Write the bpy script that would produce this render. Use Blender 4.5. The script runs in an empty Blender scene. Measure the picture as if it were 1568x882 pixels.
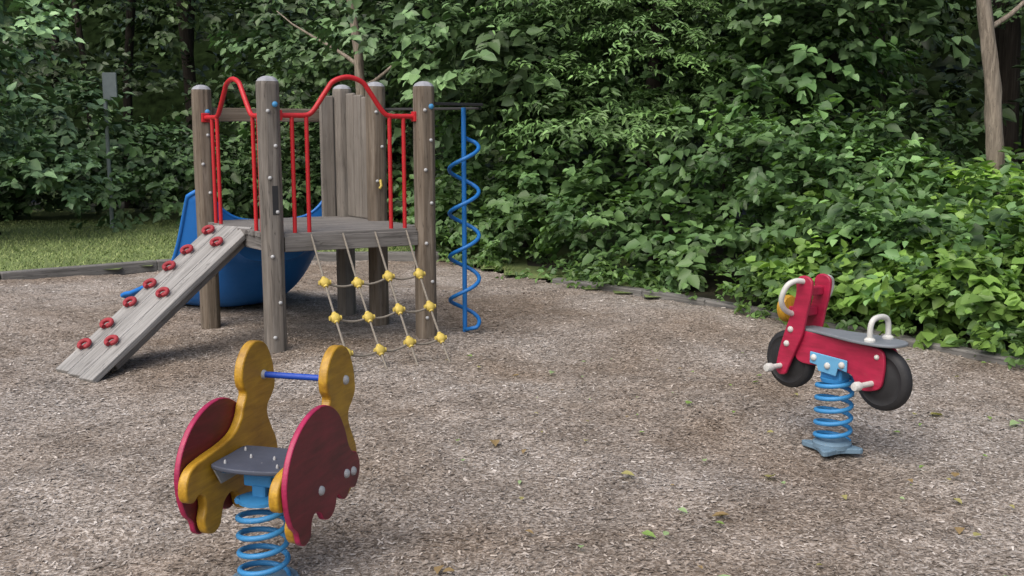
import bpy, bmesh, math, random
import numpy as np
from mathutils import Vector, Matrix
random.seed(7)
rng = np.random.default_rng(11)
scene = bpy.context.scene
COL = scene.collection

# ------------------------------------------------------------------ materials
def nt(name):
    m = bpy.data.materials.new(name); m.use_nodes = True
    n = m.node_tree; n.nodes.clear()
    out = n.nodes.new('ShaderNodeOutputMaterial')
    b = n.nodes.new('ShaderNodeBsdfPrincipled')
    n.links.new(b.outputs[0], out.inputs[0])
    return m, n, b, out
def ramp(n, src, stops):
    r = n.nodes.new('ShaderNodeValToRGB')
    e = r.color_ramp.elements
    while len(e) < len(stops): e.new(0.5)
    for i, (p, c) in enumerate(stops):
        e[i].position = p
        e[i].color = (c[0], c[1], c[2], 1) if hasattr(c, '__len__') else (c, c, c, 1)
    n.links.new(src, r.inputs[0]); return r.outputs[0]
def coords(n, scale=(1, 1, 1), rnd=True):
    t = n.nodes.new('ShaderNodeTexCoord'); mp = n.nodes.new('ShaderNodeMapping')
    mp.inputs['Scale'].default_value = scale
    n.links.new(t.outputs['Object'], mp.inputs[0])
    if rnd:
        oi = n.nodes.new('ShaderNodeObjectInfo'); ml = n.nodes.new('ShaderNodeMath'); ml.operation = 'MULTIPLY'
        ml.inputs[1].default_value = 37.0
        n.links.new(oi.outputs['Random'], ml.inputs[0]); n.links.new(ml.outputs[0], mp.inputs['Location'])
    return mp.outputs[0]
def noise(n, vec, scale, detail=5, rough=.6, dist=0):
    t = n.nodes.new('ShaderNodeTexNoise'); t.inputs['Scale'].default_value = scale
    t.inputs['Detail'].default_value = detail; t.inputs['Roughness'].default_value = rough
    t.inputs['Distortion'].default_value = dist
    n.links.new(vec, t.inputs['Vector']); return t.outputs['Fac']
def mix(n, a, b, fac, mode='MIX'):
    m = n.nodes.new('ShaderNodeMix'); m.data_type = 'RGBA'; m.blend_type = mode
    for s, v in ((m.inputs[0], fac), (m.inputs[6], a), (m.inputs[7], b)):
        if isinstance(v, (int, float)): s.default_value = v
        elif isinstance(v, tuple): s.default_value = (*v, 1)
        else: n.links.new(v, s)
    return m.outputs[2]
def bump(n, b, h, s, d=.01):
    k = n.nodes.new('ShaderNodeBump'); k.inputs['Strength'].default_value = s; k.inputs['Distance'].default_value = d
    n.links.new(h, k.inputs['Height']); n.links.new(k.outputs[0], b.inputs['Normal'])

def wood(name, dark, mid, light, rough=.85, bstr=.6, stain=(.45, .5), crk=.6):
    m, n, b, o = nt(name)
    v = coords(n, (38, 38, 1.6)); f = noise(n, v, 1, 8, .65, .6)
    c = ramp(n, f, [(.25, dark), (.5, mid), (.75, light)])
    v2 = coords(n, (1, 1, .45)); f2 = noise(n, v2, 6, 5, .6)
    c = mix(n, c, ramp(n, f2, [(.3, stain[0]), (.7, 1.0)]), stain[1], 'MULTIPLY')
    v3 = coords(n, (20, 20, .8)); f3 = noise(n, v3, 1.3, 3, .5, .3)
    crack = ramp(n, f3, [(.0, 1), (.49, 1), (.5, .12), (.51, 1)])
    c = mix(n, c, crack, crk, 'MULTIPLY')
    n.links.new(c, b.inputs['Base Color']); b.inputs['Roughness'].default_value = rough
    b.inputs['Specular IOR Level'].default_value = .25
    bump(n, b, mix(n, f, crack, .5), bstr, .005); return m
def paint(name, col, rough=.4, wear=.25, spec=.5, scale=9, dark=.55, chips=None):
    m, n, b, o = nt(name)
    v = coords(n); f = noise(n, v, scale, 7, .65)
    c = mix(n, tuple(x * dark for x in col), col, ramp(n, f, [(.3, 1 - wear * 2), (.6, 1)]))
    if chips:
        f2 = noise(n, v, 45, 6, .7)
        c = mix(n, c, chips, ramp(n, f2, [(.0, 0), (.66, 0), (.7, .85)]))
    n.links.new(c, b.inputs['Base Color'])
    n.links.new(ramp(n, f, [(.2, min(1, rough + .25)), (.8, rough)]), b.inputs['Roughness'])
    b.inputs['Specular IOR Level'].default_value = spec
    bump(n, b, noise(n, v, 60, 4, .6), .12, .002); return m
def stained(name, dark, light, rough=.45):
    m, n, b, o = nt(name)
    v = coords(n, (2, 14, 14)); f = noise(n, v, 3, 7, .6, .5)
    v2 = coords(n); f2 = noise(n, v2, 5, 4, .6)
    c = mix(n, dark, light, ramp(n, mix(n, f, f2, .45), [(.35, 0), (.62, 1)]))
    f3 = noise(n, v2, 38, 6, .7)
    c = mix(n, c, (.16, .13, .10), ramp(n, f3, [(0, 0), (.66, 0), (.72, .5)]))
    n.links.new(c, b.inputs['Base Color']); b.inputs['Roughness'].default_value = rough
    bump(n, b, f, .25, .003); return m

M_post = wood('weathered_post_wood', (.085, .065, .048), (.18, .146, .112), (.29, .25, .205))
M_postg = wood('grey_post_wood', (.095, .083, .072), (.185, .166, .146), (.28, .26, .235))
M_slat = wood('slat_wood', (.15, .134, .116), (.215, .193, .168), (.285, .265, .238), crk=.4)
M_deck = wood('grey_deck_wood', (.10, .092, .085), (.20, .188, .176), (.30, .285, .27))
M_ramp = wood('pale_ramp_wood', (.18, .174, .166), (.31, .302, .29), (.46, .45, .435), stain=(.55, .45))
M_curb = wood('curb_timber', (.09, .088, .084), (.19, .184, .174), (.31, .30, .28))
M_cap = paint('cap_grey', (.30, .31, .34), .6, .2)
M_red = paint('red_powdercoat', (.48, .012, .018), .36, .15)
M_blue = paint('blue_powdercoat', (.008, .15, .46), .38, .15)
M_bluebar = paint('blue_handlebar', (.008, .06, .40), .35, .1)
M_slide = paint('slide_plastic', (.008, .155, .52), .4, .12, dark=.75)
M_spring = paint('spring_blue', (.04, .24, .52), .42, .2, chips=(.35, .42, .45))
M_base = paint('base_steel_blue', (.15, .24, .32), .6, .35, chips=(.3, .27, .22))
M_plate = paint('bracket_blue', (.12, .35, .57), .42, .15)
M_hold = paint('handhold_red', (.31, .025, .035), .55, .3)
M_yel = paint('rope_clip_yellow', (.58, .44, .09), .5, .3)
M_rope = paint('rope_grey', (.23, .205, .17), .9, .3, scale=60)
M_bolt = paint('bolt_steel', (.40, .41, .42), .4, .2)
M_boltb = paint('bolt_cap_blue', (.05, .25, .50), .4, .2)
M_black = paint('black_metal', (.02, .02, .022), .45, .2)
M_riderY = stained('rider_yellow_board', (.25, .125, .010), (.52, .295, .020))
M_riderR = stained('rider_red_board', (.085, .008, .014), (.19, .013, .028))
M_pink = stained('rider_red_edge', (.25, .010, .055), (.40, .02, .085))
M_bikeR = stained('bike_red_board', (.25, .010, .035), (.43, .016, .062))
M_seat = paint('seat_slate', (.06, .07, .10), .5, .25, chips=(.2, .2, .22))
M_seat2 = paint('seat_grey', (.18, .20, .22), .45, .2)
M_rubber = paint('rubber', (.018, .018, .02), .6, .3)
M_white = paint('white_grip', (.58, .58, .55), .4, .2)
M_sign = paint('sign_grey', (.26, .30, .31), .5, .2)
M_bark = wood('bark', (.10, .085, .07), (.27, .225, .18), (.46, .40, .33), stain=(.45, .6))
M_barkd = wood('bark_dark', (.012, .01, .008), (.04, .032, .025), (.08, .07, .06))

# ------------------------------------------------------------------ object helpers
def empty(name, loc):
    e = bpy.data.objects.new(name, None); COL.objects.link(e); e.location = loc
    e.empty_display_size = .2; return e
def parent(o, e):
    o.parent = e; o.matrix_parent_inverse = Matrix.Translation(e.location).inverted()
def obj(name, me, mat, par=None, M=None, smooth=False, bevel=0, seg=2):
    o = bpy.data.objects.new(name, me); COL.objects.link(o)
    if mat is not None: me.materials.append(mat)
    if smooth:
        for p in me.polygons: p.use_smooth = True
    if M is not None: o.matrix_world = M
    if par is not None: parent(o, par)
    if bevel:
        b = o.modifiers.new('b', 'BEVEL'); b.width = bevel; b.segments = seg; b.limit_method = 'ANGLE'
    return o
def axis_matrix(p0, p1, side=None):
    p0, p1 = Vector(p0), Vector(p1); z = (p1 - p0).normalized()
    x = Vector(side) if side is not None else (Vector((0, 0, 1)) if abs(z.z) < .9 else Vector((1, 0, 0)))
    x = (x - z * x.dot(z)).normalized(); y = z.cross(x)
    return Matrix(((x.x, y.x, z.x, p0.x), (x.y, y.y, z.y, p0.y), (x.z, y.z, z.z, p0.z), (0, 0, 0, 1)))
def beam(name, p0, p1, wx, wy, mat, par, side=None, bevel=.006):
    L = (Vector(p1) - Vector(p0)).length
    bm = bmesh.new()
    bmesh.ops.create_cube(bm, size=1)
    for v in bm.verts: v.co = Vector((v.co.x * wx, v.co.y * wy, (v.co.z + .5) * L))
    me = bpy.data.meshes.new(name); bm.to_mesh(me); bm.free()
    return obj(name, me, mat, par, axis_matrix(p0, p1, side), bevel=bevel)
def tube(name, pts, r, mat, par, cyclic=False):
    cu = bpy.data.curves.new(name, 'CURVE'); cu.dimensions = '3D'; cu.bevel_depth = r; cu.bevel_resolution = 4
    cu.use_fill_caps = True
    s = cu.splines.new('POLY'); s.points.add(len(pts) - 1)
    for i, p in enumerate(pts): s.points[i].co = (*p, 1)
    s.use_cyclic_u = cyclic; s.use_smooth = True
    cu.materials.append(mat)
    o = bpy.data.objects.new(name, cu); COL.objects.link(o)
    if par: parent(o, par)
    return o
def catmull(pts, n=6, closed=False):
    P = [Vector(p) for p in pts]; out = []; N = len(P)
    rngi = range(N) if closed else range(N - 1)
    for i in rngi:
        g = lambda k: P[k % N] if closed else P[max(0, min(N - 1, k))]
        a, b, c, d = g(i - 1), g(i), g(i + 1), g(i + 2)
        for j in range(n):
            t = j / n
            out.append(.5 * ((2 * b) + (c - a) * t + (2 * a - 5 * b + 4 * c - d) * t * t + (3 * b - a - 3 * c + d) * t ** 3))
    if not closed: out.append(P[-1])
    return out
def lathe(name, prof, mat, par, M, seg=24):
    vs, fs = [], []
    for r, z in prof:
        for k in range(seg):
            a = 2 * math.pi * k / seg; vs.append((r * math.cos(a), r * math.sin(a), z))
    for i in range(len(prof) - 1):
        for k in range(seg):
            a = i * seg + k; b = i * seg + (k + 1) % seg
            fs.append((a, b, b + seg, a + seg))
    fs.append(tuple(range(seg))[::-1]); fs.append(tuple(range((len(prof) - 1) * seg, len(prof) * seg)))
    me = bpy.data.meshes.new(name); me.from_pydata(vs, [], fs); me.validate()
    o = obj(name, me, mat, par, M)
    for p in me.polygons: p.use_smooth = len(p.vertices) == 4
    if hasattr(me, 'set_sharp_from_angle'): me.set_sharp_from_angle(angle=math.radians(40))
    return o
def bolt(p, d, par, r=.016, mat=None, name='bolt'):
    p = Vector(p); d = Vector(d).normalized()
    return lathe(name, [(r, -.004), (r, .004), (r * .8, .011), (r * .35, .015), (.001, .016)], mat or M_bolt, par, axis_matrix(p, p + d), 12)
def panel(name, outline, t0, t1, M, mat, par, n=4, bevel=.006, edge=None):
    P = catmull([(a, 0, b) for a, b in outline], n, True) if n > 1 else [Vector((a, 0, b)) for a, b in outline]
    N = len(P)
    vs = [(p.x, t0, p.z) for p in P] + [(p.x, t1, p.z) for p in P]
    fs = [tuple(range(N)), tuple(range(2 * N - 1, N - 1, -1))] + [(i, i + N, (i + 1) % N + N, (i + 1) % N) for i in range(N)]
    me = bpy.data.meshes.new(name); me.from_pydata(vs, [], fs)
    bm = bmesh.new(); bm.from_mesh(me); bmesh.ops.recalc_face_normals(bm, faces=bm.faces); bm.to_mesh(me); bm.free()
    o = obj(name, me, mat, par, M)
    if edge:
        me.materials.append(edge)
        for p in me.polygons:
            if len(p.vertices) == 4: p.material_index = 1
    b = o.modifiers.new('b', 'BEVEL'); b.width = bevel; b.segments = 3; b.limit_method = 'ANGLE'; b.angle_limit = math.radians(50)
    return o
def frame(C, f):
    f = Vector((f[0], f[1], 0)).normalized(); l = Vector((-f.y, f.x, 0))
    return Matrix(((f.x, l.x, 0, C[0]), (f.y, l.y, 0, C[1]), (0, 0, 1, C[2]), (0, 0, 0, 1)))

# ------------------------------------------------------------------ ground
MUL = [(-16, 4.5), (-9.5, 9.6), (-6.04, 12.2), (-4.6, 13.4), (-3, 14.3), (-1.0, 14.4), (.45, 12.0), (1.43, 11.05), (2.46, 9.7),
       (3.1, 8.6), (3.75, 7.55), (5.2, 6.2), (10, 3), (10, -4), (-16, -4)]
def inside(x, y, poly=MUL):
    c = np.zeros(x.shape, bool); n = len(poly)
    for i in range(n):
        x1, y1 = poly[i]; x2, y2 = poly[(i + 1) % n]
        if y1 == y2: continue
        k = ((y1 > y) != (y2 > y)) & (x < (x2 - x1) * (y - y1) / (y2 - y1) + x1)
        c ^= k
    return c
def gh(x, y):
    return (.014 * np.sin(1.7 * x + .5 * y) + .014 * np.sin(2.3 * y - 1.1 * x) + .009 * np.sin(4.1 * x + 3.3 * y) + .007 * np.sin(7.3 * x - 5.1 * y) + .004 * np.sin(13 * x + 11 * y)
            - .04 * np.exp(-((x + .95) ** 2 + (y - 3.9) ** 2) / .25) - .04 * np.exp(-((x - 1.8) ** 2 + (y - 5.5) ** 2) / .35))
def sheet(name, x0, x1, y0, y1, step, mask, zf, mat):
    xs = np.arange(x0, x1, step); ys = np.arange(y0, y1, step)
    X, Y = np.meshgrid(xs, ys); nx = len(xs)
    Z = zf(X, Y); V = np.stack([X.ravel(), Y.ravel(), Z.ravel()], 1)
    i, j = np.meshgrid(np.arange(len(xs) - 1), np.arange(len(ys) - 1))
    a = (j * nx + i).ravel()
    cx = xs[i.ravel()] + step / 2; cy = ys[j.ravel()] + step / 2
    a = a[mask(cx, cy)]
    F = np.stack([a, a + 1, a + nx + 1, a + nx], 1)
    me = bpy.data.meshes.new(name); me.from_pydata(V.tolist(), [], F.tolist())
    o = obj(name, me, mat, smooth=True); return o

def mulch_nodes(n, base):
    v = coords(n, rnd=False)
    big = noise(n, v, .55, 3, .6, .4); med = noise(n, v, 3.0, 4, .65, .3)
    g = mix(n, (.74, .67, .61), (1.04, 1.04, 1.06), ramp(n, big, [(.36, 0), (.62, 1)]))
    g2 = ramp(n, med, [(.3, .66), (.62, 1.06)])
    return mix(n, mix(n, base, g, 1, 'MULTIPLY'), g2, .85, 'MULTIPLY')
m, n, b, o = nt('mulch')
v = coords(n, (1, 1, 1), False)
vo = n.nodes.new('ShaderNodeTexVoronoi'); vo.inputs['Scale'].default_value = 90; vo.inputs['Randomness'].default_value = 1
wn = noise(n, v, 30, 4, .7)
n.links.new(v, vo.inputs['Vector'])
sep = n.nodes.new('ShaderNodeSeparateColor'); n.links.new(vo.outputs['Color'], sep.inputs[0])
c = ramp(n, sep.outputs[0], [(0, (.155, .13, .107)), (.35, (.26, .223, .187)), (.7, (.37, .33, .288)), (1, (.55, .505, .455))])
c = mix(n, c, ramp(n, wn, [(.3, .6), (.6, 1.1)]), .8, 'MULTIPLY')
n.links.new(mulch_nodes(n, c), b.inputs['Base Color']); b.inputs['Roughness'].default_value = .95
b.inputs['Specular IOR Level'].default_value = .1
bump(n, b, wn, .6, .015); M_mulch = m
m, n, b, o = nt('mulch_chip')
a = n.nodes.new('ShaderNodeAttribute'); a.attribute_name = 'Col'
n.links.new(mulch_nodes(n, a.outputs['Color']), b.inputs['Base Color']); b.inputs['Roughness'].default_value = .9
b.inputs['Specular IOR Level'].default_value = .15; M_chip = m
m, n, b, o = nt('soil')
v = coords(n, rnd=False)
n.links.new(ramp(n, noise(n, v, 2, 8, .7), [(.3, (.012, .012, .006)), (.7, (.05, .045, .022))]), b.inputs['Base Color']); b.inputs['Roughness'].default_value = 1; M_soil = m
m, n, b, o = nt('shaded_wood_backing')
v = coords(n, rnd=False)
n.links.new(ramp(n, noise(n, v, 3, 8, .75), [(.35, (.003, .005, .002)), (.6, (.012, .02, .007)), (.75, (.03, .045, .015))]), b.inputs['Base Color']); b.inputs['Roughness'].default_value = 1; b.inputs['Specular IOR Level'].default_value = 0; M_backing = m  # near-black green: the shade deep among the trees is put into the colour
m, n, b, o = nt('lawn')
v = coords(n, rnd=False)
c = ramp(n, noise(n, v, 25, 8, .75), [(.3, (.06, .10, .025)), (.55, (.15, .20, .065)), (.8, (.30, .30, .14))])
c = mix(n, c, ramp(n, noise(n, v, .8, 4, .6), [(.35, .75), (.65, 1.2)]), .8, 'MULTIPLY')
n.links.new(c, b.inputs['Base Color']); b.inputs['Roughness'].default_value = .95; M_lawn = m

me = bpy.data.meshes.new('ground'); S = 250
me.from_pydata([(-S, -S, -.09), (S, -S, -.09), (S, S, -.09), (-S, S, -.09)], [], [(0, 1, 2, 3)]); obj('ground', me, M_soil)
sheet('mulch_surface', -16, 10.2, -4, 14.6, .1, lambda x, y: inside(x, y), gh, M_mulch)
sheet('lawn', -34, 2, 0, 24, .3, lambda x, y: ~inside(x, y), lambda x, y: .035 + .02 * np.sin(x * .9 + y * .4), M_lawn)
sheet('forest_floor', .2, 34, 0, 30, .3, lambda x, y: ~inside(x, y), lambda x, y: .01 + .03 * np.sin(x * 1.9 + y * 1.4), M_soil)

def quadmesh(name, V, nper, faces, colors, mat):
    N = V.shape[0]; me = bpy.data.meshes.new(name)
    me.vertices.add(N * nper); me.vertices.foreach_set('co', V.reshape(-1).astype(np.float32))
    nf = len(faces); fl = np.array(faces); k = fl.shape[1]
    idx = (np.arange(N)[:, None, None] * nper + fl[None]).reshape(-1)
    me.loops.add(N * nf * k); me.loops.foreach_set('vertex_index', idx.astype(np.int32))
    me.polygons.add(N * nf); me.polygons.foreach_set('loop_start', (np.arange(N * nf) * k).astype(np.int32))
    me.polygons.foreach_set('loop_total', np.full(N * nf, k, np.int32))
    me.update(calc_edges=True)
    at = me.attributes.new('Col', 'FLOAT_COLOR', 'POINT')
    cc = np.ones((N, nper, 4), np.float32); cc[:, :, :3] = colors[:, None, :]
    at.data.foreach_set('color', cc.reshape(-1))
    me.materials.append(mat)
    ob = bpy.data.objects.new(name, me); COL.objects.link(ob); print(name, N); return ob
def norm(a): return a / np.maximum(1e-9, np.linalg.norm(a, axis=-1, keepdims=True))

def chips(count, x0, x1, y0, y1, l0, l1):
    x = rng.uniform(x0, x1, count); y = rng.uniform(y0, y1, count)
    k = inside(x, y); x, y = x[k], y[k]; N = len(x)
    L = l0 + (l1 - l0) * rng.random(N) ** 2.2; W = L * rng.uniform(.14, .45, N)
    a = rng.uniform(0, 6.283, N); tx = rng.normal(0, .15, N); ty = rng.normal(0, .24, N)
    d = norm(np.stack([np.cos(a), np.sin(a), tx], 1)); s = norm(np.stack([-np.sin(a), np.cos(a), ty], 1))
    c = np.stack([x, y, gh(x, y) + .003 + .006 * rng.random(N)], 1)
    L2, W2 = (L / 2)[:, None], (W / 2)[:, None]; tp = rng.uniform(.3, 1, N)[:, None]
    V = np.stack([c - d * L2 - s * W2, c + d * L2 - s * W2 * tp, c + d * L2 + s * W2 * tp, c - d * L2 + s * W2], 1)
    u = rng.random(N)[:, None]
    pal = np.array([(.130, .108, .088), (.255, .218, .182), (.355, .315, .272), (.46, .42, .375), (.66, .62, .57)])
    t = u[:, 0] ** 1.1 * 3.99; i = t.astype(int); fr = (t - i)[:, None]
    C = pal[i] * (1 - fr) + pal[np.minimum(i + 1, 4)] * fr
    return V, C
parts = [chips(135000, -4.0, 4.8, 2.4, 6, .007, .032), chips(75000, -6.3, 5, 6, 9, .010, .038), chips(30000, -9, 3.2, 9, 14.5, .016, .05)]
quadmesh('wood_chip_mulch', np.concatenate([p[0] for p in parts]), 4, [(0, 1, 2, 3)], np.concatenate([p[1] for p in parts]), M_chip)

# ------------------------------------------------------------------ leaf material
def leafmat(name, trans=.25, rough=.42, spec=.45):
    m, n, b, o = nt(name)
    a = n.nodes.new('ShaderNodeAttribute'); a.attribute_name = 'Col'
    n.links.new(a.outputs['Color'], b.inputs['Base Color']); b.inputs['Roughness'].default_value = rough
    b.inputs['Specular IOR Level'].default_value = spec
    if trans:
        t = n.nodes.new('ShaderNodeBsdfTranslucent')
        tc = mix(n, a.outputs['Color'], (1.3, 1.5, .5), 1, 'MULTIPLY'); n.links.new(tc, t.inputs[0])
        ms = n.nodes.new('ShaderNodeMixShader'); ms.inputs[0].default_value = trans
        n.links.new(b.outputs[0], ms.inputs[1]); n.links.new(t.outputs[0], ms.inputs[2]); n.links.new(ms.outputs[0], o.inputs[0])
    return m
M_leaf = leafmat('leaf', .2, .45, .42)
M_leaff = leafmat('leaf_far', 0, .48, .42)
M_grass = leafmat('grass_blade', 0, .7, .2)

LF = [(0, 1, 2, 3), (0, 3, 4, 5)]
def leaves(name, P, D, Nn, L, W, C, mat=None):
    D = norm(D); S = norm(np.cross(D, Nn)); U = np.cross(S, D)
    L = L[:, None]; W = W[:, None]
    T = [(0, 0, 0), (.28, .5, .10), (.66, .36, .07), (1, 0, -.10), (.66, -.36, .07), (.28, -.5, .10)]
    V = np.stack([P + D * L * a + S * W * b + U * L * c for a, b, c in T], 1)
    return quadmesh(name, V, 6, LF, C, mat or M_leaf)

def cloud(name, lobes, dens, K=9, TL=(.22, .5), ll=(.07, .12), wr=.72, col=(.05, .10, .03), col2=(.10, .17, .045), toward=(0, -1, 0), flat=0., sag=.12, shell=(.62, 1.05), backkeep=.06, lmat=None):
    Ps, Ds, Sh, Lh, Ls = [], [], [], [], []
    tw = norm(np.array(toward, float))
    for lb in lobes:
        c = np.array(lb[:3]); r = np.array(lb[3:6]); sh = lb[6]; lsz = rng.uniform(.78, 1.38)
        area = 4 * math.pi * ((r[0] * r[1] + r[0] * r[2] + r[1] * r[2]) / 3)
        nn = max(4, int(area * dens / lsz ** 1.3))
        d = norm(rng.normal(size=(nn, 3)))
        keep = (d[:, 2] > -.45) & ((d @ tw > -.15) | (rng.random(nn) < backkeep)); d = d[keep]; nn = len(d)
        if nn == 0: continue
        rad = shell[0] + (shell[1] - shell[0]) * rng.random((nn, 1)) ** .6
        Ps.append(c + d * r * rad); Ds.append(d); Sh.append(sh * (.55 + .5 * (rad[:, 0] - shell[0]) / (shell[1] - shell[0])) * np.ones(nn))  # inner leaves get a darker colour, painting in the shade inside each lobe
        Lh.append(np.full(nn, rng.random())); Ls.append(np.full(nn, lsz))
    P = np.concatenate(Ps); D = np.concatenate(Ds); Sh = np.concatenate(Sh); Lh = np.concatenate(Lh); Ls = np.concatenate(Ls)
    k = P[:, 2] > .03; P, D, Sh, Lh, Ls = P[k], D[k], Sh[k], Lh[k], Ls[k]; n_ = len(P)
    up = np.array([0, 0, 1.]); Dz = D.copy(); Dz[:, 2] *= (1 - flat)
    t = norm(Dz * .9 + rng.normal(size=(n_, 3)) * np.array([.5, .5, .35 * (1 - flat * .7)]) + up * .05)
    TLn = rng.uniform(TL[0], TL[1], n_) * Ls
    side = norm(np.cross(t, up) + 1e-4)
    hue = Lh * .75 + rng.random(n_) * .3
    outP, outD, outN, outL, outW, outC = [], [], [], [], [], []
    for j in range(K):
        f = (j + .5) / K; sg = 1 if j % 2 else -1
        p = P + t * (TLn * f)[:, None] - up * (sag * TLn * f * f)[:, None] + rng.normal(size=(n_, 3)) * .012
        end = j == K - 1
        d = (t * 1.0 if end else t * .45 + side * sg * .85) - up * rng.uniform(.0, .75, (n_, 1)) + rng.normal(size=(n_, 3)) * .22
        nn = up * .7 + D * .55 + rng.normal(size=(n_, 3)) * .32
        l = rng.uniform(ll[0], ll[1], n_) * (.8 + .35 * math.sin(math.pi * f)) * Ls
        h = np.clip(hue * .7 + rng.random(n_) * .25 + (.15 if f > .7 else 0), 0, 1)[:, None]
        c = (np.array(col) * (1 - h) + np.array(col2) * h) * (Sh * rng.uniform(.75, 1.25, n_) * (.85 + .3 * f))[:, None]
        outP.append(p); outD.append(d); outN.append(nn); outL.append(l); outW.append(l * wr * rng.uniform(.8, 1.15, n_)); outC.append(c)
    return leaves(name, *[np.concatenate(q) for q in (outP, outD, outN, outL, outW, outC)], mat=lmat)

def trunk(name, pts, r0, r1, mat, par, limbs=()):
    P = catmull(pts, 6); N = len(P); seg = 14; vs, fs = [], []
    for i, p in enumerate(P):
        t = i / (N - 1); r = r0 + (r1 - r0) * t
        for k in range(seg):
            a = 2 * math.pi * k / seg; rr = r * (1 + .10 * math.sin(3 * a + i * .7) + .06 * math.sin(5 * a - i * 1.3) + (.5 * max(0, 1 - i / 4) if i < 4 else 0) * .6)
            vs.append((p.x + rr * math.cos(a), p.y + rr * math.sin(a), p.z))
    for i in range(N - 1):
        for k in range(seg):
            a = i * seg + k; b_ = i * seg + (k + 1) % seg; fs.append((a, b_, b_ + seg, a + seg))
    me = bpy.data.meshes.new(name); me.from_pydata(vs, [], fs); obj(name, me, mat, par, smooth=True)
    for li, (t, d, L, r) in enumerate(limbs):
        p = P[int(t * (N - 1))]; d = Vector(d).normalized()
        q = [p + d * L * s + Vector((.08 * math.sin(s * 5 + li) - .08 * math.sin(li), .08 * math.cos(s * 4 + li) - .08 * math.cos(li), .15 * L * s * s)) for s in [0, .2, .4, .6, .8, 1]]
        cu = tube(name + '_limb', q, r, mat, par)
        for ii, sp in enumerate(cu.data.splines[0].points): sp.radius = 1 - .8 * ii / 5

# ------------------------------------------------------------------ vegetation
EDGE = [(-1.6, 15.4), (-.75, 14.3), (.5, 12.35), (1.45, 11.35), (2.5, 10.0), (3.15, 8.95), (3.85, 7.85), (5.4, 6.6), (8.0, 4.8)]
def along(t):
    t = t * (len(EDGE) - 1); i = min(int(t), len(EDGE) - 2); f = t - i
    a, b_ = EDGE[i], EDGE[i + 1]
    return a[0] + (b_[0] - a[0]) * f, a[1] + (b_[1] - a[1]) * f
NX, NY = .62, .78
TW = (-.35, -.93, .15)
U = random.uniform
def hcap(x, y):
    q = x / y
    return 3.1 - 2.1 * min(1, max(0, (q - .27) / .13))
lobes = []
for i in range(165):
    t = U(0, .85); x, y = along(t); d = (i / 165) * 3.8
    r = U(.28, .5) if d < 1 else U(.4, .8)
    X, Y = x + NX * (d + r * .6), y + NY * (d + r * .6)
    h = min(hcap(X, Y), .35 + 1.15 * d + .5 * math.sin(t * 31) + .35 * math.sin(t * 57 + d * 2)) + U(-.35, .3)
    lobes.append((X, Y, max(.15, h - r * .6), r * U(.9, 1.35), r, r * U(.6, .85), U(.55, 1.55)))
for i in range(60):
    t = U(0, .62); x, y = along(t); r = U(.25, .4); d = U(.05, .5)
    lobes.append((x + NX * (d + r), y + NY * (d + r), U(.15, .8), r * 1.3, r, r * .9, U(.6, 1.3)))
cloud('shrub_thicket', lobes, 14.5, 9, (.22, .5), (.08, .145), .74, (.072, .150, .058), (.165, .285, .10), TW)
lobes = []
for i in range(110):
    t = U(.5, 1); x, y = along(t); d = (i / 110) * 2.5
    r = U(.22, .42); h = .22 + .36 * d + U(-.1, .15)
    lobes.append((x + NX * (d + .1) - .1, y + NY * (d + .1) - .1, max(.12, h - r * .3), r * 1.25, r, r * .8, U(.75, 1.35)))
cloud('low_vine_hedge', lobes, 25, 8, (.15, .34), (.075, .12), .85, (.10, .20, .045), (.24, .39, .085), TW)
lobes = []
for i in range(80):
    t = U(0.03, .95); x, y = along(t); r = U(.1, .2)
    lobes.append((x - NX * U(-.15, .2), y - NY * U(-.15, .2), .1, r * 1.3, r, r * .9, U(.7, 1.2)))
cloud('weed_plants', lobes, 45, 6, (.1, .22), (.05, .09), .6, (.07, .15, .045), (.16, .27, .07), TW)

def tree(name, base, height, lobesf, mat, r0, lean=(0, 0), limbs=(), **kw):
    e = empty(name, (base[0], base[1], 0))
    pts = [(base[0] + lean[0] * s + .07 * math.sin(s * 9 + base[0]), base[1] + lean[1] * s + .08 * math.cos(s * 5), s * height) for s in [0, .08, .15, .23, .3, .38, .45, .6, .8, 1]]
    trunk('trunk', pts, r0, r0 * .4, mat, e, limbs)
    c = cloud('crown', lobesf, **kw); c.name = 'crown'; parent(c, e); return e
def crown(cx, cy, z0, z1, R, n_, r=(.4, .8), sh=(.5, 1.45), fl=.6):
    L = []
    for i in range(n_):
        a = U(0, 6.283); z = U(z0, z1); k = math.sin(math.pi * min(1, max(0.12, (z - z0 + .3) / (z1 - z0 + .6)))) ** .5
        q = R * k * math.sqrt(U(.15, 1)); rr = U(*r)
        L.append((cx + q * math.cos(a), cy + q * math.sin(a), z, rr * 1.2, rr * 1.1, rr * fl, U(*sh)))
    return L
tree('maple_tree', (.3, 15.6), 7, crown(.15, 15.2, 1.7, 5.6, 2.1, 42, (.45, .85)), M_barkd, .14, (.3, 0), [(.4, (-1, -.6, .5), 2, .04), (.5, (1, -.6, .5), 2, .04)],
     dens=11.5, K=9, ll=(.12, .2), TL=(.28, .56), col=(.090, .165, .068), col2=(.18, .30, .12), toward=TW, lmat=M_leaff)
tree('maple_tree', (3.9, 12.9), 7, crown(3.7, 12.7, 2.5, 5.6, 1.6, 22, (.4, .75)), M_barkd, .13, (-.3, 0), [(.4, (-1, .6, .5), 2, .04)],
     dens=13, K=9, ll=(.10, .16), TL=(.28, .56), col=(.07, .135, .052), col2=(.14, .24, .09), toward=TW, lmat=M_leaff)
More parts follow.
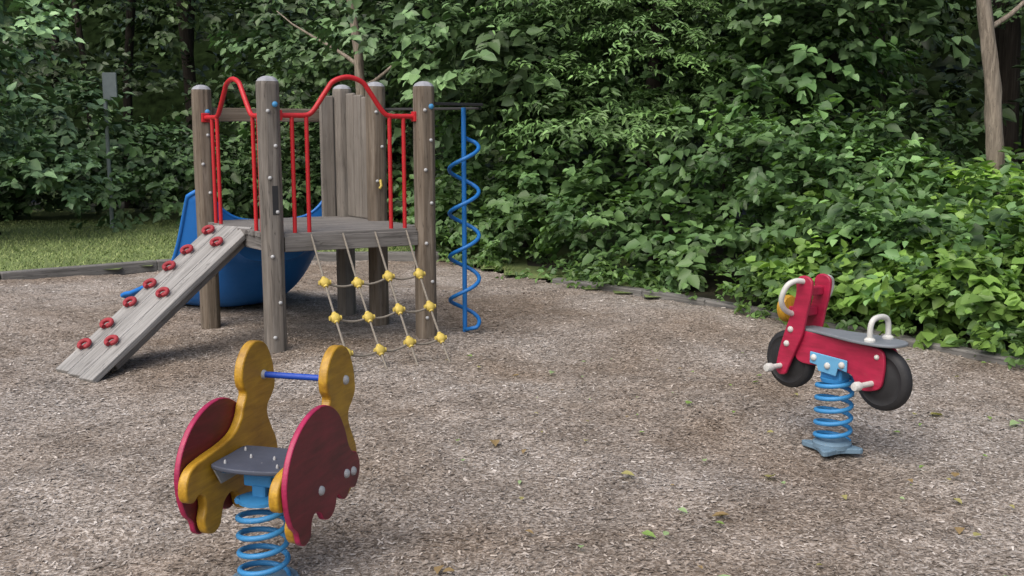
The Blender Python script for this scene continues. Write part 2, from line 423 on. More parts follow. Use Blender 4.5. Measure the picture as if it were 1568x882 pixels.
tree('birch_tree', (5.08, 10.5), 8, crown(5.3, 11.9, 3.0, 5.8, 2.0, 22, (.3, .6)), M_bark, .10, (-1.45, 0), [(.5, (.8, .5, .6), 1.4, .03), (.6, (-.8, .5, .6), 1.2, .025)],
     dens=14, K=9, ll=(.085, .13), col=(.065, .125, .048), col2=(.13, .22, .085), toward=TW, lmat=M_leaff)
tree('birch_tree', (-2.05, 15.9), 8, crown(-2.8, 18.6, 2.6, 6, 1.9, 30, (.4, .8)), M_bark, .10, (-.85, 0), [(.5, (-1, .6, .5), 1.6, .035), (.46, (1, .5, .5), 1.3, .035)],
     dens=11, K=9, ll=(.12, .18), TL=(.28, .56), col=(.07, .135, .055), col2=(.14, .235, .09), toward=(0, -1, .1), lmat=M_leaff)
L = []
for z in np.arange(1.8, 5.6, .36):
    for k in range(6):
        a = U(0, 6.283); q = (1.8 - z * .1) * U(.5, 1); L.append((1.9 + q * math.cos(a), 13.7 + q * math.sin(a) * .8, z, .75, .7, .15, U(.75, 1.4)))
tree('hemlock_tree', (1.9, 13.7), 7.5, L, M_barkd, .13, (0, 0), (), dens=20, K=14, TL=(.35, .7), ll=(.065, .11), wr=.34, col=(.08, .16, .05), col2=(.17, .30, .09), toward=TW, flat=.8, sag=.3, lmat=M_leaff)
L = [q for q in crown(-8.9, 17.2, 1.05, 6.0, 2.4, 72, (.45, .8), (.7, 1.5)) if q[0] < -7.5]
tree('maple_tree', (-8.9, 17.6), 8, L, M_barkd, .17, (.2, 0), [(.3, (-1, -.6, .5), 2, .05), (.45, (1, -.6, .5), 1.5, .05)],
     dens=12.5, K=9, TL=(.3, .6), ll=(.13, .2), col=(.12, .215, .10), col2=(.22, .35, .165), toward=(.4, -1, .1), lmat=M_leaff)
lobes = [(-7.15, 18.45, .4, .5, .4, .5, 1.0), (-6.6, 18.7, .5, .6, .4, .5, .9)]
for i in range(115):
    x = U(-13.5, -.6); y = 19.4 + U(0, 2) + .3 * math.sin(x * 2); r = U(.35, .8)
    top = 1.6 + .6 * math.sin(x * 1.3) + .4 * math.sin(x * 2.9)
    lobes.append((x, y + r, U(.15, max(.5, top)), r * 1.2, r, r * .8, U(.55, 1.4)))
cloud('woodland_bushes', lobes, 10, 9, (.32, .58), (.115, .19), .7, (.07, .145, .055), (.155, .26, .09), (0, -1, .1), lmat=M_leaff)

FB = [(-34, 16), (-20, 22), (-10, 24.5), (-3, 23), (2, 19.5), (6, 16), (10, 11.5), (15, 5), (20, -2)]
def fb(t, off):
    t = t * (len(FB) - 1); i = min(int(t), len(FB) - 2); f = t - i
    a, b_ = Vector(FB[i]), Vector(FB[i + 1]); p = a.lerp(b_, f); d = (b_ - a).normalized(); nrm = Vector((-d.y, d.x))
    return p.x + nrm.x * off, p.y + nrm.y * off
lobes = []
for i in range(360):
    x, y = fb(U(.12, .86), U(-1.5, 3.2)); r = U(.6, 1.3)
    lobes.append((x, y, U(0, 6.3), r * 1.3, r, r * .5, U(.4, 1.3)))
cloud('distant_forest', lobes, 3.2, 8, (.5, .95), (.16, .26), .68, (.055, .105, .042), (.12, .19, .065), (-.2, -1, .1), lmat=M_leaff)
e = empty('forest_trunks', (0, 24, 0))
for i in range(30):
    x, y = fb(U(.15, .85), U(-.8, 3)); r = U(.06, .17)
    ln = U(-.5, .5)
    tube('trunk', [(x, y, -.1), (x + ln * .3, y, 3), (x + ln, y, 6), (x + ln * 1.3, y + .1, 11)], r, M_barkd, e)
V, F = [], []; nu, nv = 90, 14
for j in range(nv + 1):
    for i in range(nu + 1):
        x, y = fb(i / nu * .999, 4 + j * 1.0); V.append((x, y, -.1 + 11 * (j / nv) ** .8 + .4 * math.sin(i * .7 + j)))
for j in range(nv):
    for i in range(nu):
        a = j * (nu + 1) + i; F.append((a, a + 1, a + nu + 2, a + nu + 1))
me = bpy.data.meshes.new('sky_block_slope'); me.from_pydata(V, [], F); obj('sky_block_slope', me, M_backing, smooth=True)  # rising sheet added behind the trees to block sky between the leaves

N = 60000
x = rng.uniform(-13, 0, N); y = rng.uniform(8, 20.5, N); k = ~inside(x, y); x, y = x[k], y[k]; N = len(x)
a = rng.uniform(0, 6.283, N); h = rng.uniform(.02, .045, N); w = rng.uniform(.005, .011, N)
z = .035 + .02 * np.sin(x * .9 + y * .4)
b0 = np.stack([x, y, z], 1); sd = np.stack([np.cos(a), np.sin(a), 0 * a], 1) * w[:, None]
tp = b0 + np.stack([rng.normal(0, .025, N), rng.normal(0, .025, N), h], 1)
V = np.stack([b0 - sd, b0 + sd, tp + sd * .2, tp - sd * .2], 1)
u = rng.random(N)[:, None]; C = np.array([(.14, .21, .065)]) * (1 - u) + np.array([(.32, .37, .15)]) * u
quadmesh('grass_blades', V, 4, [(0, 1, 2, 3)], C, M_grass)

pl = [(2.35, 3.95), (.83, 3.75), (1.95, 4.35), (2.2, 5.0), (.55, 5.1), (-.1, 5.6), (.98, 4.5), (2.9, 5.4), (2.65, 4.6), (1.1, 6.4), (1.3, 5.1), (-.35, 7.9), (2.0, 7.0), (.3, 7.4), (-.28, 3.9), (3.0, 6.0), (.55, 4.25), (2.55, 6.2)]
pl += [(rng.uniform(-.5, 3.6), rng.uniform(3.5, 8)) for _ in range(85)]
P = np.array([(a_, b_, float(gh(np.array(a_), np.array(b_))) + .022) for a_, b_ in pl]); N = len(P)
a = rng.uniform(0, 6.28, N); D = np.stack([np.cos(a), np.sin(a), rng.normal(0, .1, N)], 1)
Nn = np.array([0, 0, 1.]) + rng.normal(0, .15, (N, 3)); Ls = np.concatenate([rng.uniform(.06, .1, 18), rng.uniform(.02, .055, N - 18)])
C = np.array([(.22, .34, .09), (.36, .33, .13), (.30, .42, .20), (.30, .21, .10)])[rng.integers(0, 4, N)]
leaves('fallen_leaves', P, D, Nn, Ls, Ls * .65, C)

e = empty('timber_curb', (-6, 12.2, 0))
for a_, b_ in [((-16, 4.5), (-12.7, 7.1)), ((-12.7, 7.1), (-9.5, 9.6)), ((-9.5, 9.6), (-7.8, 10.88)), ((-7.8, 10.88), (-6.04, 12.2)), ((-6.04, 12.2), (-4.6, 13.4)), ((-4.6, 13.4), (-3, 14.3)), ((-3, 14.3), (-1.0, 14.4))]:
    A, B = Vector((*a_, .03)), Vector((*b_, .03)); d = (B - A).normalized() * .006
    beam('timber', A + d, B - d, .15, .14, M_curb, e, (0, 0, 1), .015)
e = empty('timber_curb', (2, 10.4, 0))
for a_, b_ in [((.5, 12.0), (1.43, 11.07)), ((1.43, 11.07), (1.98, 10.4)), ((1.98, 10.4), (2.46, 9.72)), ((2.46, 9.72), (3.12, 8.6)), ((3.12, 8.6), (3.72, 7.6)), ((3.72, 7.6), (4.5, 6.85)), ((4.5, 6.85), (5.4, 6.1))]:
    A, B = Vector((*a_, .0)), Vector((*b_, .0)); d = (B - A).normalized() * .006
    beam('timber', A + d, B - d, .13, .13, M_curb, e, (0, 0, 1), .015)

e = empty('sign_post', (-7.13, 18.6, 0))
tube('pole', [(-7.13, 18.6, 0), (-7.13, 18.6, 2.75)], .035, M_sign, e)
beam('panel', (-7.02, 18.56, 2.3), (-7.02, 18.56, 2.78), .24, .05, M_sign, e, (1, 0, 0), .01)

# ------------------------------------------------------------------ play structure
PS = empty('playground_climbing_frame', (-1.7, 8.9, 0))
Np = Vector((-1.846, 8.02, 0)); Rp = Vector((-.719, 8.628, 0)); Lp = Vector((-2.703, 9.233, 0)); Bp = Vector((-1.576, 9.841, 0)); B1 = Vector((-1.20, 9.31, 0))
e1 = (Rp - Np).normalized(); n1 = Vector((e1.y, -e1.x, 0))
e2 = (Lp - Np).normalized(); n2 = Vector((-e2.y, e2.x, 0)); n2 = n2 if n2.dot(Vector((-1, -1, 0))) > 0 else -n2
H = 2.1; DZ = .95
def post(name, p, w, mat, h=H, ex=e1):
    p = Vector(p); c = w * .25; hw = w / 2
    ring = [(hw, -hw + c), (hw, hw - c), (hw - c, hw), (-hw + c, hw), (-hw, hw - c), (-hw, -hw + c), (-hw + c, -hw), (hw - c, -hw)]
    vs, fs = [], []
    lv = [(1, -.15)] + [(1 + .012 * math.sin(z * 5 + p.x * 9), z) for z in np.linspace(.1, h - .03, 10)] + [(.96, h - .008), (.8, h + .012), (.4, h + .03), (.05, h + .034)]
    for s, z in lv:
        for a_, b_ in ring: vs.append((a_ * s, b_ * s, z))
    for i in range(len(lv) - 1):
        for k in range(8):
            q = i * 8 + k; r_ = i * 8 + (k + 1) % 8; fs.append((q, r_, r_ + 8, q + 8))
    fs.append(tuple(range((len(lv) - 1) * 8, len(lv) * 8)))
    me = bpy.data.meshes.new(name); me.from_pydata(vs, [], fs)
    M = frame(p, ex); o_ = obj(name, me, mat, PS, M, bevel=.012, seg=3)
    me.materials.append(M_cap)
    for pg in me.polygons:
        if pg.center.z > h - .005: pg.material_index = 1
    return o_
for nm, p, m_, hh in (('post_front', Np, M_postg, 2.11), ('post_right', Rp, M_post, 2.1), ('post_left', Lp, M_post, 2.1), ('post_back', Bp, M_slat, 2.13), ('post_side', B1, M_post, 2.13)):
    post(nm, p, .162, m_, hh)
for p, zs in ((Np, (.15, .42, .78, 1.12, 1.38, 1.62, 1.88)), (Rp, (.2, .5, .82, 1.15, 1.42, 1.66, 1.9)), (Lp, (.6, 1.2, 1.45, 1.7)), (B1, (1.3, 1.6, 1.9))):
    for i, z in enumerate(zs):
        bolt(p + n1 * .081 + e1 * .025 * (1 if i % 2 else -1) + Vector((0, 0, z)), n1, PS, .015)
for p, z in ((Lp, 1.9), (Bp, 1.9), (Bp, 1.22), (Rp, 1.93), (Np, 1.93)):
    bolt(p + n1 * .082 + e1 * .03 + Vector((0, 0, z)), n1, PS, .022, M_boltb)
beam('label_plate', Np + n1 * .083 + e1 * .01 + Vector((0, 0, 1.1)), Np + n1 * .083 + e1 * .01 + Vector((0, 0, 1.32)), .045, .004, M_black, PS, e1, .001)
Q = lambda a, b_, z=0: Np + e1 * a + (Lp - Np).normalized() * b_ + Vector((0, 0, z))
W1 = (Rp - Np).length; W2 = (Lp - Np).length
nb = 10; pw = (W2 + .06) / nb
for i in range(nb):
    c = -.03 + (i + .5) * pw
    a0, a1 = (.085, W1 - .085) if i in (0, nb - 1) else (-.04, W1 + .04)
    beam('deck_board', Q(a0, c, DZ - .02), Q(a1, c, DZ - .02), .038, pw - .008, M_deck, PS, (0, 0, 1), .004)
beam('fascia_front', Q(.084, -.02, .865), Q(W1 - .084, -.02, .865), .12, .045, M_deck, PS, (0, 0, 1), .006)
beam('fascia_back', Q(.084, W2, .865), Q(W1 - .084, W2, .865), .12, .045, M_deck, PS, (0, 0, 1), .006)
beam('fascia_left', Q(0, .084, .865), Q(0, W2 - .084, .865), .12, .045, M_deck, PS, (0, 0, 1), .006)
beam('fascia_right', Q(W1, .084, .865), Q(W1, W2 - .084, .865), .12, .045, M_deck, PS, (0, 0, 1), .006)
beam('top_beam', Lp + Vector((.06, .1, 1.88)), Bp + Vector((-.06, .1, 1.88)), .12, .045, M_post, PS, (0, 0, 1), .008)
d = (B1 - Bp); dl = d.length; du = d.normalized()
for k, f in enumerate((.27, .5, .73)):
    c = Bp + du * dl * f
    beam('wall_slat', c + Vector((0, 0, DZ)), c + Vector((0, 0, 2.08 - .02 * k)), dl * .225, .04, M_slat, PS, du, .014)
c = Bp + (Lp - Bp).normalized() * .155
beam('wall_slat', c + Vector((0, 0, .9)), c + Vector((0, 0, 2.06)), .13, .04, M_slat, PS, (Lp - Bp).normalized(), .012)
def rail(o_, ex, nout, q, Ltot, name):
    zb, zr, zt = DZ, 1.85, 2.15
    P3 = lambda a, z: o_ + ex * a + Vector((0, 0, z))
    for a in q: tube(name + '_bar', [P3(a, zb - .02), P3(a, zr)], .0165, M_red, PS)
    a0, a1 = q[1], q[2]; pts = [P3(.06, zr), P3(q[0], zr), P3(a0 - .03, zr)]
    mid = (a0 + a1) / 2; w = a1 - a0
    ctl = [P3(a0 - .02, zr), P3(a0 + .05, zr + .03), P3(a0 + w * .24, zr + .19), P3(mid - w * .17, zt - .035), P3(mid, zt), P3(mid + w * .17, zt - .035), P3(a1 - w * .24, zr + .19), P3(a1 - .05, zr + .03), P3(a1 + .02, zr)]
    pts += catmull(ctl, 6)[1:] + [P3(q[3], zr), P3(Ltot - .06, zr)]
    tube(name, pts, .020, M_red, PS)
    for a, s in ((.085, 1), (Ltot - .085, -1)):
        beam(name + '_flange', P3(a, zr - .04), P3(a, zr + .04), .03, .07, M_red, PS, ex, .006)
rail(Np, e1, n1, (.18, .295, .98, 1.10), W1, 'front_arch_rail')
rail(Np, e2, n2, (.20, .32, 1.12, 1.24), W2, 'ramp_arch_rail')
# ramp
rt = Vector((-2.31, 8.58, .965)); rb = Vector((-3.12, 7.26, .02)); rd = (rb - rt).normalized()
rs = Vector((rd.x, rd.y, 0)).normalized(); rs = Vector((-rs.y, rs.x, 0)); rs = rs if rs.x > 0 else -rs
rn = rs.cross(rd).normalized(); rn = rn if rn.z > 0 else -rn
for k in (-1, 0, 1):
    beam('ramp_plank', rt + rs * k * .155 - rn * .025, rb + rs * k * .155 - rn * .025 + rd * (.02 * k), .151, .045, M_ramp, PS, rs, .005)
for k in (-.18, .18):
    beam('ramp_stringer', rt + rs * k - rn * .08 + rd * .12, rb + rs * k - rn * .08 - rd * .2, .04, .06, M_deck, PS, rs, .005)
def hold(u, w):
    c = rb.lerp(rt, u) + rs * w * .235 + rn * .012
    M = Matrix(((rs.x, -rd.x, rn.x, c.x), (rs.y, -rd.y, rn.y, c.y), (rs.z, -rd.z, rn.z, c.z), (0, 0, 0, 1)))
    pts = []
    for k in range(17):
        a = math.radians(-60 + 300 * k / 16); pts.append(M @ Vector((.044 * math.cos(a + .5), .036 * math.sin(a + .5), .012 + .008 * math.sin(k / 16 * math.pi))))
    tube('hand_hold', pts, .017, M_hold, PS)
    lathe('hold_core', [(.024, -.012), (.022, .004), (.012, .008), (.001, .009)], M_hold, PS, M, 14)
for u in (.94, .79, .67, .545, .42, .28, .15): hold(u, -.66)
for u in (.86, .50, .19): hold(u, .3)
# net
tops = [Np + e1 * a + n1 * .03 + Vector((0, 0, .93)) for a in (.30, .56, .83, 1.10)]
bots = [Vector(p) for p in ((-1.10, 7.2, -.03), (-.895, 7.446, -.03), (-.695, 7.64, -.03), (-.468, 7.80, -.03))]
def rope(a, b_, sag, name):
    tube(name, [a.lerp(b_, s) + Vector((0, 0, -sag * 4 * s * (1 - s))) for s in np.linspace(0, 1, 9)], .0085, M_rope, PS)
knots = {}
for i in range(4):
    a, b_ = tops[i], bots[i]; sag = (.03, .045, .025, .04)[i]
    rope(a, b_, sag, 'net_rope')
    for j, s in enumerate((.32, .56, .80)):
        s += (.0, .012, 0, -.012)[i]; knots[i, j] = a.lerp(b_, s) + Vector((0, 0, -sag * 4 * s * (1 - s)))
for j in range(3):
    for i in range(3): rope(knots[i, j], knots[i + 1, j], .03, 'net_crossrope')
    for i in range(4):
        k = knots[i, j]; M = axis_matrix(k, k + n1 + Vector((0, 0, .7)))
        lathe('net_clip', [(.008, -.030), (.024, -.027), (.036, -.015), (.040, 0), (.036, .015), (.024, .027), (.008, .03)], M_yel, PS, M, 16)
        dd = (bots[i] - tops[i]).normalized()
        tube('net_clip_sleeve', [k - dd * .046, k + dd * .046], .018, M_yel, PS)
        tube('net_clip_sleeve', [k - e1 * .046, k + e1 * .046], .018, M_yel, PS)
# helix pole
hc = Vector((-.408, 8.92, 0))
tube('helix_pole', [hc + Vector((0, 0, -.05)), hc + Vector((0, 0, 1.93))], .02, M_blue, PS)
pts = []
for k in range(200):
    t = k / 199; a = -1.2 + t * 2 * math.pi * 4.5
    r_ = .125 if t < .96 else .125 * (1 - (t - .96) / .04 * .9)
    if t < .02: r_ = .125 * t / .02
    pts.append(hc + Vector((r_ * math.cos(a), r_ * math.sin(a), .03 + 1.68 * t)))
tube('helix_coil', pts, .017, M_blue, PS)
hp = hc + Vector((.09, .03, 0))
beam('helix_top_bar', Rp + Vector((.08, .02, 1.955)), hp + Vector((.06, .0, 1.955)), .022, .05, M_black, PS, (0, 0, 1), .003)
beam('helix_top_bar', Vector((B1.x + .08, B1.y, 1.925)), hp + Vector((.05, .03, 1.925)), .02, .05, M_black, PS, (0, 0, 1), .003)
tube('hook', [B1 + n1 * .09 + Vector((-.0, 0, 1.31)), B1 + n1 * .11 + Vector((.0, 0, 1.26)), B1 + n1 * .12 + Vector((-.02, 0, 1.235))], .012, M_yel, PS)

# slide
sc = (Lp + Bp) / 2 + (Lp - Bp).normalized() * .03; sd0 = Vector((-.475, .88, 0))
prof = [(.07, .93), (.12, .92), (.22, .86), (.38, .70), (.58, .46), (.78, .25), (1.0, .12), (1.25, .07), (1.6, .06), (1.85, .05), (1.95, .02)]
prof = [(p.x, p.z) for p in catmull([(a, 0, b_) for a, b_ in prof], 4)]
ang = math.atan2(sd0.y, sd0.x); prev = 0; p = sc.copy(); rows = []
for h_, z_ in prof:
    ds = h_ - prev; prev = h_
    an = ang + .28 * max(0, h_); dirv = Vector((math.cos(an), math.sin(an), 0)); p = p + dirv * ds
    lat = Vector((-dirv.y, dirv.x, 0)); hw = .57 + .15 * min(1, max(0, (h_ - .07) / .15))
    rows.append((p.copy(), lat, hw, z_, .30 if h_ < 1 else .30 - .2 * min(1, (h_ - 1) / .8)))
def skin(name, fz, nws, par, solid=0):
    V, F = [], []; ws = np.linspace(-1, 1, nws)
    for p_, lat, hw_, z_, wh in rows:
        for w in ws: V.append(tuple(p_ + lat * (w * hw_) + Vector((0, 0, fz(w, z_, wh)))))
    for i in range(len(rows) - 1):
        for k in range(nws - 1):
            a = i * nws + k; F.append((a, a + 1, a + nws + 1, a + nws))
    me = bpy.data.meshes.new(name); me.from_pydata(V, [], F)
    o_ = obj(name, me, M_slide, par, smooth=True)
    if solid:
        sm = o_.modifiers.new('s', 'SOLIDIFY'); sm.thickness = solid; sm.offset = 0
    return V
V = skin('slide_chute', lambda w, z_, wh: z_ + wh * abs(w) ** 4, 31, PS, .025)
for sgn in (0, 30):
    tube('slide_rim', [V[i * 31 + sgn] for i in range(len(rows))], .022, M_slide, PS)
def hullz(w, z_, wh):
    top = z_ + wh - .015
    dep = .36 * math.sin(min(1, max(0, (z_ - .05) / .85)) * math.pi * .62)
    return max(-.02, top - (wh + .03 + dep) * (1 - abs(w) ** 3.4))
skin('slide_hull', hullz, 31, PS)
p_, lat, hw_, z_, wh = rows[0]; V = []
for w in np.linspace(-1, 1, 31): V.append(tuple(p_ + lat * (w * hw_) + Vector((0, 0, hullz(w, z_, wh)))))
for w in np.linspace(-1, 1, 31): V.append(tuple(p_ + lat * (w * hw_) + Vector((0, 0, z_ + wh * abs(w) ** 4))))
me = bpy.data.meshes.new('slide_lip'); me.from_pydata(V, [], [(k, k + 1, k + 32, k + 31) for k in range(30)]); obj('slide_lip', me, M_slide, PS, smooth=True)

def spring(C, R, z0, z1, turns, par, wr=.011):
    pts = []
    for k in range(int(turns * 28) + 1):
        t = k / (turns * 28); a = t * turns * 2 * math.pi
        pts.append((C[0] + R * math.cos(a), C[1] + R * math.sin(a), z0 + (z1 - z0) * t))
    tube('spring', pts, wr, M_spring, par)
def at(M, s, t, z): return M @ Vector((s, t, z))

# ------------------------------------------------------------------ animal rider
C1 = (-.968, 3.88); MR = frame((C1[0], C1[1], 0), (.269, .963)); AR = empty('animal_spring_rider', (C1[0], C1[1], 0))
YO = [(.30, .865), (.24, .85), (.19, .80), (.172, .745), (.178, .70), (.20, .665), (.175, .62), (.155, .575), (.10, .53), (.01, .508), (-.10, .497), (-.19, .482), (-.235, .45), (-.25, .40), (-.238, .36), (-.20, .345), (-.165, .362), (-.133, .345), (-.125, .30), (-.14, .25), (-.12, .20), (-.075, .18), (-.03, .195), (-.01, .24), (.01, .28), (.06, .30), (.105, .28), (.12, .23), (.155, .20), (.20, .21), (.22, .25), (.25, .275), (.28, .25), (.32, .225), (.37, .235), (.42, .28), (.45, .34), (.435, .42), (.40, .48), (.37, .54), (.375, .58), (.41, .61), (.44, .65), (.437, .71), (.42, .77), (.375, .84)]
RO = [(.06, .675), (-.03, .662), (-.12, .62), (-.19, .55), (-.228, .46), (-.225, .37), (-.195, .29), (-.155, .25), (-.135, .20), (-.09, .18), (-.05, .20), (-.038, .25), (-.01, .275), (.035, .26), (.065, .225), (.12, .21), (.165, .235), (.19, .28), (.225, .255), (.27, .24), (.31, .27), (.36, .26), (.40, .30), (.41, .35), (.385, .40), (.34, .42), (.305, .46), (.275, .53), (.22, .61), (.14, .66)]
for nm, t in (('left', 1), ('right', -1)):
    panel(nm + '_yellow_side', YO, t * .165, t * .205, MR, M_riderY, AR, 5, .009)
    panel(nm + '_red_shell', RO, t * .207, t * .232, MR, M_riderR, AR, 5, .007, edge=M_pink)
    for s, z in ((.04, .35), (.27, .345), (.335, .335)):
        bolt(at(MR, s, t * .232, z), MR.to_3x3() @ Vector((0, t, 0)), AR, .019)
    bolt(at(MR, .34, t * .205, .715), MR.to_3x3() @ Vector((0, t, 0)), AR, .02)
    bolt(at(MR, .34, t * .165, .715), MR.to_3x3() @ Vector((0, -t, 0)), AR, .02)
tube('handlebar', [at(MR, .34, -.165, .715), at(MR, .34, .165, .715)], .0135, M_bluebar, AR)
def slab(name, outline, z0, z1, M, mat, par, n_=5, bevel=.006):
    P = catmull([(a, b_, 0) for a, b_ in outline], n_, True); N = len(P)
    vs = [(p.x, p.y, z0) for p in P] + [(p.x, p.y, z1) for p in P]
    fs = [tuple(range(N))[::-1], tuple(range(N, 2 * N))] + [(i, (i + 1) % N, (i + 1) % N + N, i + N) for i in range(N)]
    me = bpy.data.meshes.new(name); me.from_pydata(vs, [], fs)
    bm = bmesh.new(); bm.from_mesh(me); bmesh.ops.recalc_face_normals(bm, faces=bm.faces); bm.to_mesh(me); bm.free()
    o_ = obj(name, me, mat, par, M); b = o_.modifiers.new('b', 'BEVEL'); b.width = bevel; b.segments = 3; b.limit_method = 'ANGLE'; b.angle_limit = math.radians(50); return o_
slab('seat', [(-.10, -.15), (-.125, -.08), (-.13, 0), (-.125, .08), (-.10, .15), (-.06, .162), (.05, .162), (.15, .162), (.17, .12), (.17, 0), (.17, -.12), (.15, -.162), (.05, -.162), (-.06, -.162)], .445, .463, MR, M_seat, AR)
for s, t in ((-.07, .11), (-.07, -.11), (.1, .12), (.1, -.12), (.02, .05), (.02, -.05)):
    bolt(at(MR, s, t, .462), (0, 0, 1), AR, .0055)
for t in (.15, -.15):
    panel('seat_bracket', [(-.09, .443), (.10, .443), (.07, .37), (-.04, .37)], t - .004, t + .004, MR, M_bolt, AR, 1, .002)
beam('mount_head', at(MR, 0, 0, .305), at(MR, 0, 0, .41), .06, .05, M_spring, AR, MR.to_3x3() @ Vector((0, 1, 0)), .01)
beam('mount_cross', at(MR, 0, -.16, .425), at(MR, 0, .16, .425), .03, .07, M_spring, AR, (0, 0, 1), .005)
beam('mount_plate', at(MR, 0, -.06, .39), at(MR, 0, .06, .39), .05, .06, M_spring, AR, (0, 0, 1), .008)
spring((C1[0], C1[1]), .092, -.01, .315, 4.6, AR)
lathe('spring_cap', [(.09, .303), (.09, .315), (.05, .325), (.001, .326)], M_spring, AR, frame((C1[0], C1[1], 0), (1, 0)), 20)
slab('base_plate', [(.11, .11), (-.11, .11), (-.11, -.11), (.11, -.11)], -.05, -.025, frame((C1[0], C1[1], 0), (1, .3)), M_base, AR, 4)
lathe('base_clamp', [(.11, -.03), (.11, -.01), (.09, .0), (.001, .001)], M_base, AR, frame((C1[0], C1[1], 0), (1, 0)), 20)

# ------------------------------------------------------------------ motorbike rider
C2 = (1.78, 5.625); MB = frame((C2[0], C2[1], 0), (-.558, .83)); BR = empty('motorcycle_spring_rider', (C2[0], C2[1], 0))
L3 = MB.to_3x3() @ Vector((0, 1, 0))
BODY = [(.20, .615), (.05, .615), (-.13, .612), (-.26, .605), (-.335, .59), (-.355, .53), (-.35, .45), (-.335, .395), (-.29, .37), (-.22, .36), (-.18, .39), (-.15, .43), (-.08, .44), (.05, .442), (.14, .435), (.20, .44), (.235, .47), (.24, .55)]
FORK = [(.19, .93), (.14, .925), (.115, .89), (.125, .80), (.145, .72), (.17, .60), (.215, .50), (.265, .39), (.285, .355), (.33, .35), (.35, .39), (.33, .50), (.29, .62), (.25, .73), (.225, .83), (.225, .90)]
for t in (1, -1):
    panel('body_side', BODY, t * .042, t * .062, MB, M_bikeR, BR, 5, .006)
    panel('fork_side', FORK, t * .065, t * .087, MB, M_bikeR, BR, 5, .008)
    for s, z in ((.315, .40), (-.285, .41)):
        a = at(MB, s, t * .06, z); d_ = L3 * t
        tube('foot_peg', [a, a + d_ * .13], .015, M_white, BR)
        lathe('peg_end', [(.016, 0), (.024, .004), (.026, .03), (.02, .045), (.001, .047)], M_white, BR, axis_matrix(a + d_ * .10, a + d_ * .2), 14)
    pts = [at(MB, s, t * (.085 + o__), z) for s, z, o__ in ((.175, .90, 0), (.185, .905, .05), (.20, .885, .095), (.215, .84, .115), (.23, .79, .11), (.24, .745, .075), (.245, .72, .03), (.245, .71, 0))]
    tube('grip_loop', catmull(pts, 5), .0155, M_white, BR)
    for s, z in ((.25, .62), (.275, .535)): bolt(at(MB, s, t * .087, z), L3 * t, BR, .018, M_white)
    panel('side_bracket', [(.12, .515), (.12, .45), (.07, .445), (.06, .415), (-.06, .405), (-.07, .45), (-.13, .44), (-.13, .505)], t * .064, t * .074, MB, M_plate, BR, 1, .008)
    for s, z in ((.09, .485), (-.005, .455), (-.10, .475)): bolt(at(MB, s, t * .074, z), L3 * t, BR, .019, M_white)
    bolt(at(MB, -.31, t * .062, .555), L3 * t, BR, .014, M_white)
for s in (.315, -.31):
    Mw = axis_matrix(at(MB, s, -.036, .43), at(MB, s, .036, .43))
    lathe('wheel', [(.03, 0), (.135, 0), (.155, .006), (.165, .018), (.168, .036), (.165, .054), (.155, .066), (.135, .072), (.13, .068), (.10, .066), (.09, .072), (.03, .072)], M_rubber, BR, Mw, 40)
slab('seat', [(.21, .05), (.21, -.05), (.10, -.065), (-.05, -.09), (-.18, -.115), (-.32, -.11), (-.40, -.07), (-.42, 0), (-.40, .07), (-.32, .11), (-.18, .115), (-.05, .09), (.10, .065)], .618, .634, MB, M_seat2, BR)
pts = [at(MB, -.27, t, z) for t, z in ((-.075, .63), (-.075, .70), (-.06, .74), (-.025, .755), (.025, .755), (.06, .74), (.075, .70), (.075, .63))]
tube('rear_handle', catmull(pts, 5), .015, M_white, BR)
for t in (-.075, .075): lathe('handle_foot', [(.03, 0), (.03, .01), (.018, .02), (.016, .02)], M_white, BR, axis_matrix(at(MB, -.27, t, .634), at(MB, -.27, t, .7)), 14)
lathe('headlight', [(.03, 0), (.068, .005), (.078, .02), (.078, .045), (.06, .058), (.001, .06)], M_riderY, BR, axis_matrix(at(MB, .32, 0, .72), at(MB, .42, 0, .71)), 24)
beam('headlight_arm', at(MB, .22, 0, .72), at(MB, .325, 0, .72), .03, .05, M_bikeR, BR, None, .004)
beam('fork_spacer', at(MB, .18, -.064, .84), at(MB, .18, .064, .84), .05, .05, M_bikeR, BR, None, .008)
beam('fork_spacer', at(MB, .225, -.064, .72), at(MB, .225, .064, .72), .05, .07, M_bikeR, BR, None, .008)
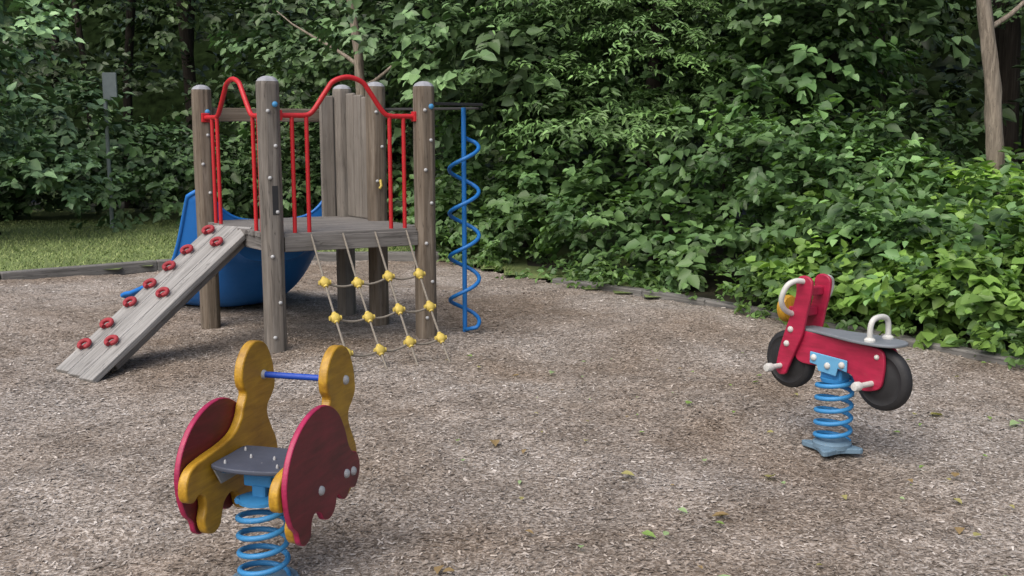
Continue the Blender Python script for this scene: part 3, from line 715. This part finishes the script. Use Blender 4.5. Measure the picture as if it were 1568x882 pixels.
beam('mount_block', at(MB, 0, 0, .37), at(MB, 0, 0, .46), .14, .08, M_spring, BR, MB.to_3x3() @ Vector((1, 0, 0)), .01)
spring(C2, .094, .02, .385, 5.2, BR, .0125)
lathe('spring_clamp', [(.075, .36), (.08, .38), (.001, .381)], M_spring, BR, frame((C2[0], C2[1], 0), (1, 0)), 20)
slab('base_plate', [(.12, .12), (0, .095), (-.12, .12), (-.095, 0), (-.12, -.12), (0, -.095), (.12, -.12), (.095, 0)], -.03, .0, frame((C2[0], C2[1], 0), (1, .25)), M_base, BR, 4)
lathe('base_clamp', [(.105, -.01), (.105, .015), (.085, .03), (.001, .031)], M_base, BR, frame((C2[0], C2[1], 0), (1, 0)), 20)

# ------------------------------------------------------------------ light, camera
w = bpy.data.worlds.new('World'); scene.world = w; w.use_nodes = True
n = w.node_tree; n.nodes.clear()
sky = n.nodes.new('ShaderNodeTexSky'); sky.sky_type = 'NISHITA'; sky.sun_disc = False
az = math.radians(215); el = math.radians(52)
sky.sun_elevation = el; sky.sun_rotation = az; sky.dust_density = 5; sky.air_density = 1; sky.ozone_density = 1
bg = n.nodes.new('ShaderNodeBackground'); bg.inputs[1].default_value = .15
o = n.nodes.new('ShaderNodeOutputWorld'); n.links.new(sky.outputs[0], bg.inputs[0]); n.links.new(bg.outputs[0], o.inputs[0])
sl = bpy.data.lights.new('sun', 'SUN'); sl.energy = 2.5; sl.angle = math.radians(70); sl.color = (1, .975, .94)
so = bpy.data.objects.new('sun', sl); COL.objects.link(so)
sdv = Vector((math.sin(az) * math.cos(el), math.cos(az) * math.cos(el), math.sin(el)))
so.rotation_euler = sdv.to_track_quat('Z', 'Y').to_euler(); so.location = (-5, -5, 12)
cam = bpy.data.cameras.new('camera'); co = bpy.data.objects.new('camera', cam); COL.objects.link(co)
co.location = (0, 0, 1.7); co.rotation_euler = (math.radians(90 - 8.32), 0, 0)
cam.sensor_width = 36; cam.lens = 36.73; cam.clip_end = 600; scene.camera = co
scene.view_settings.view_transform = 'Standard'; scene.view_settings.look = 'None'; scene.view_settings.exposure = 0
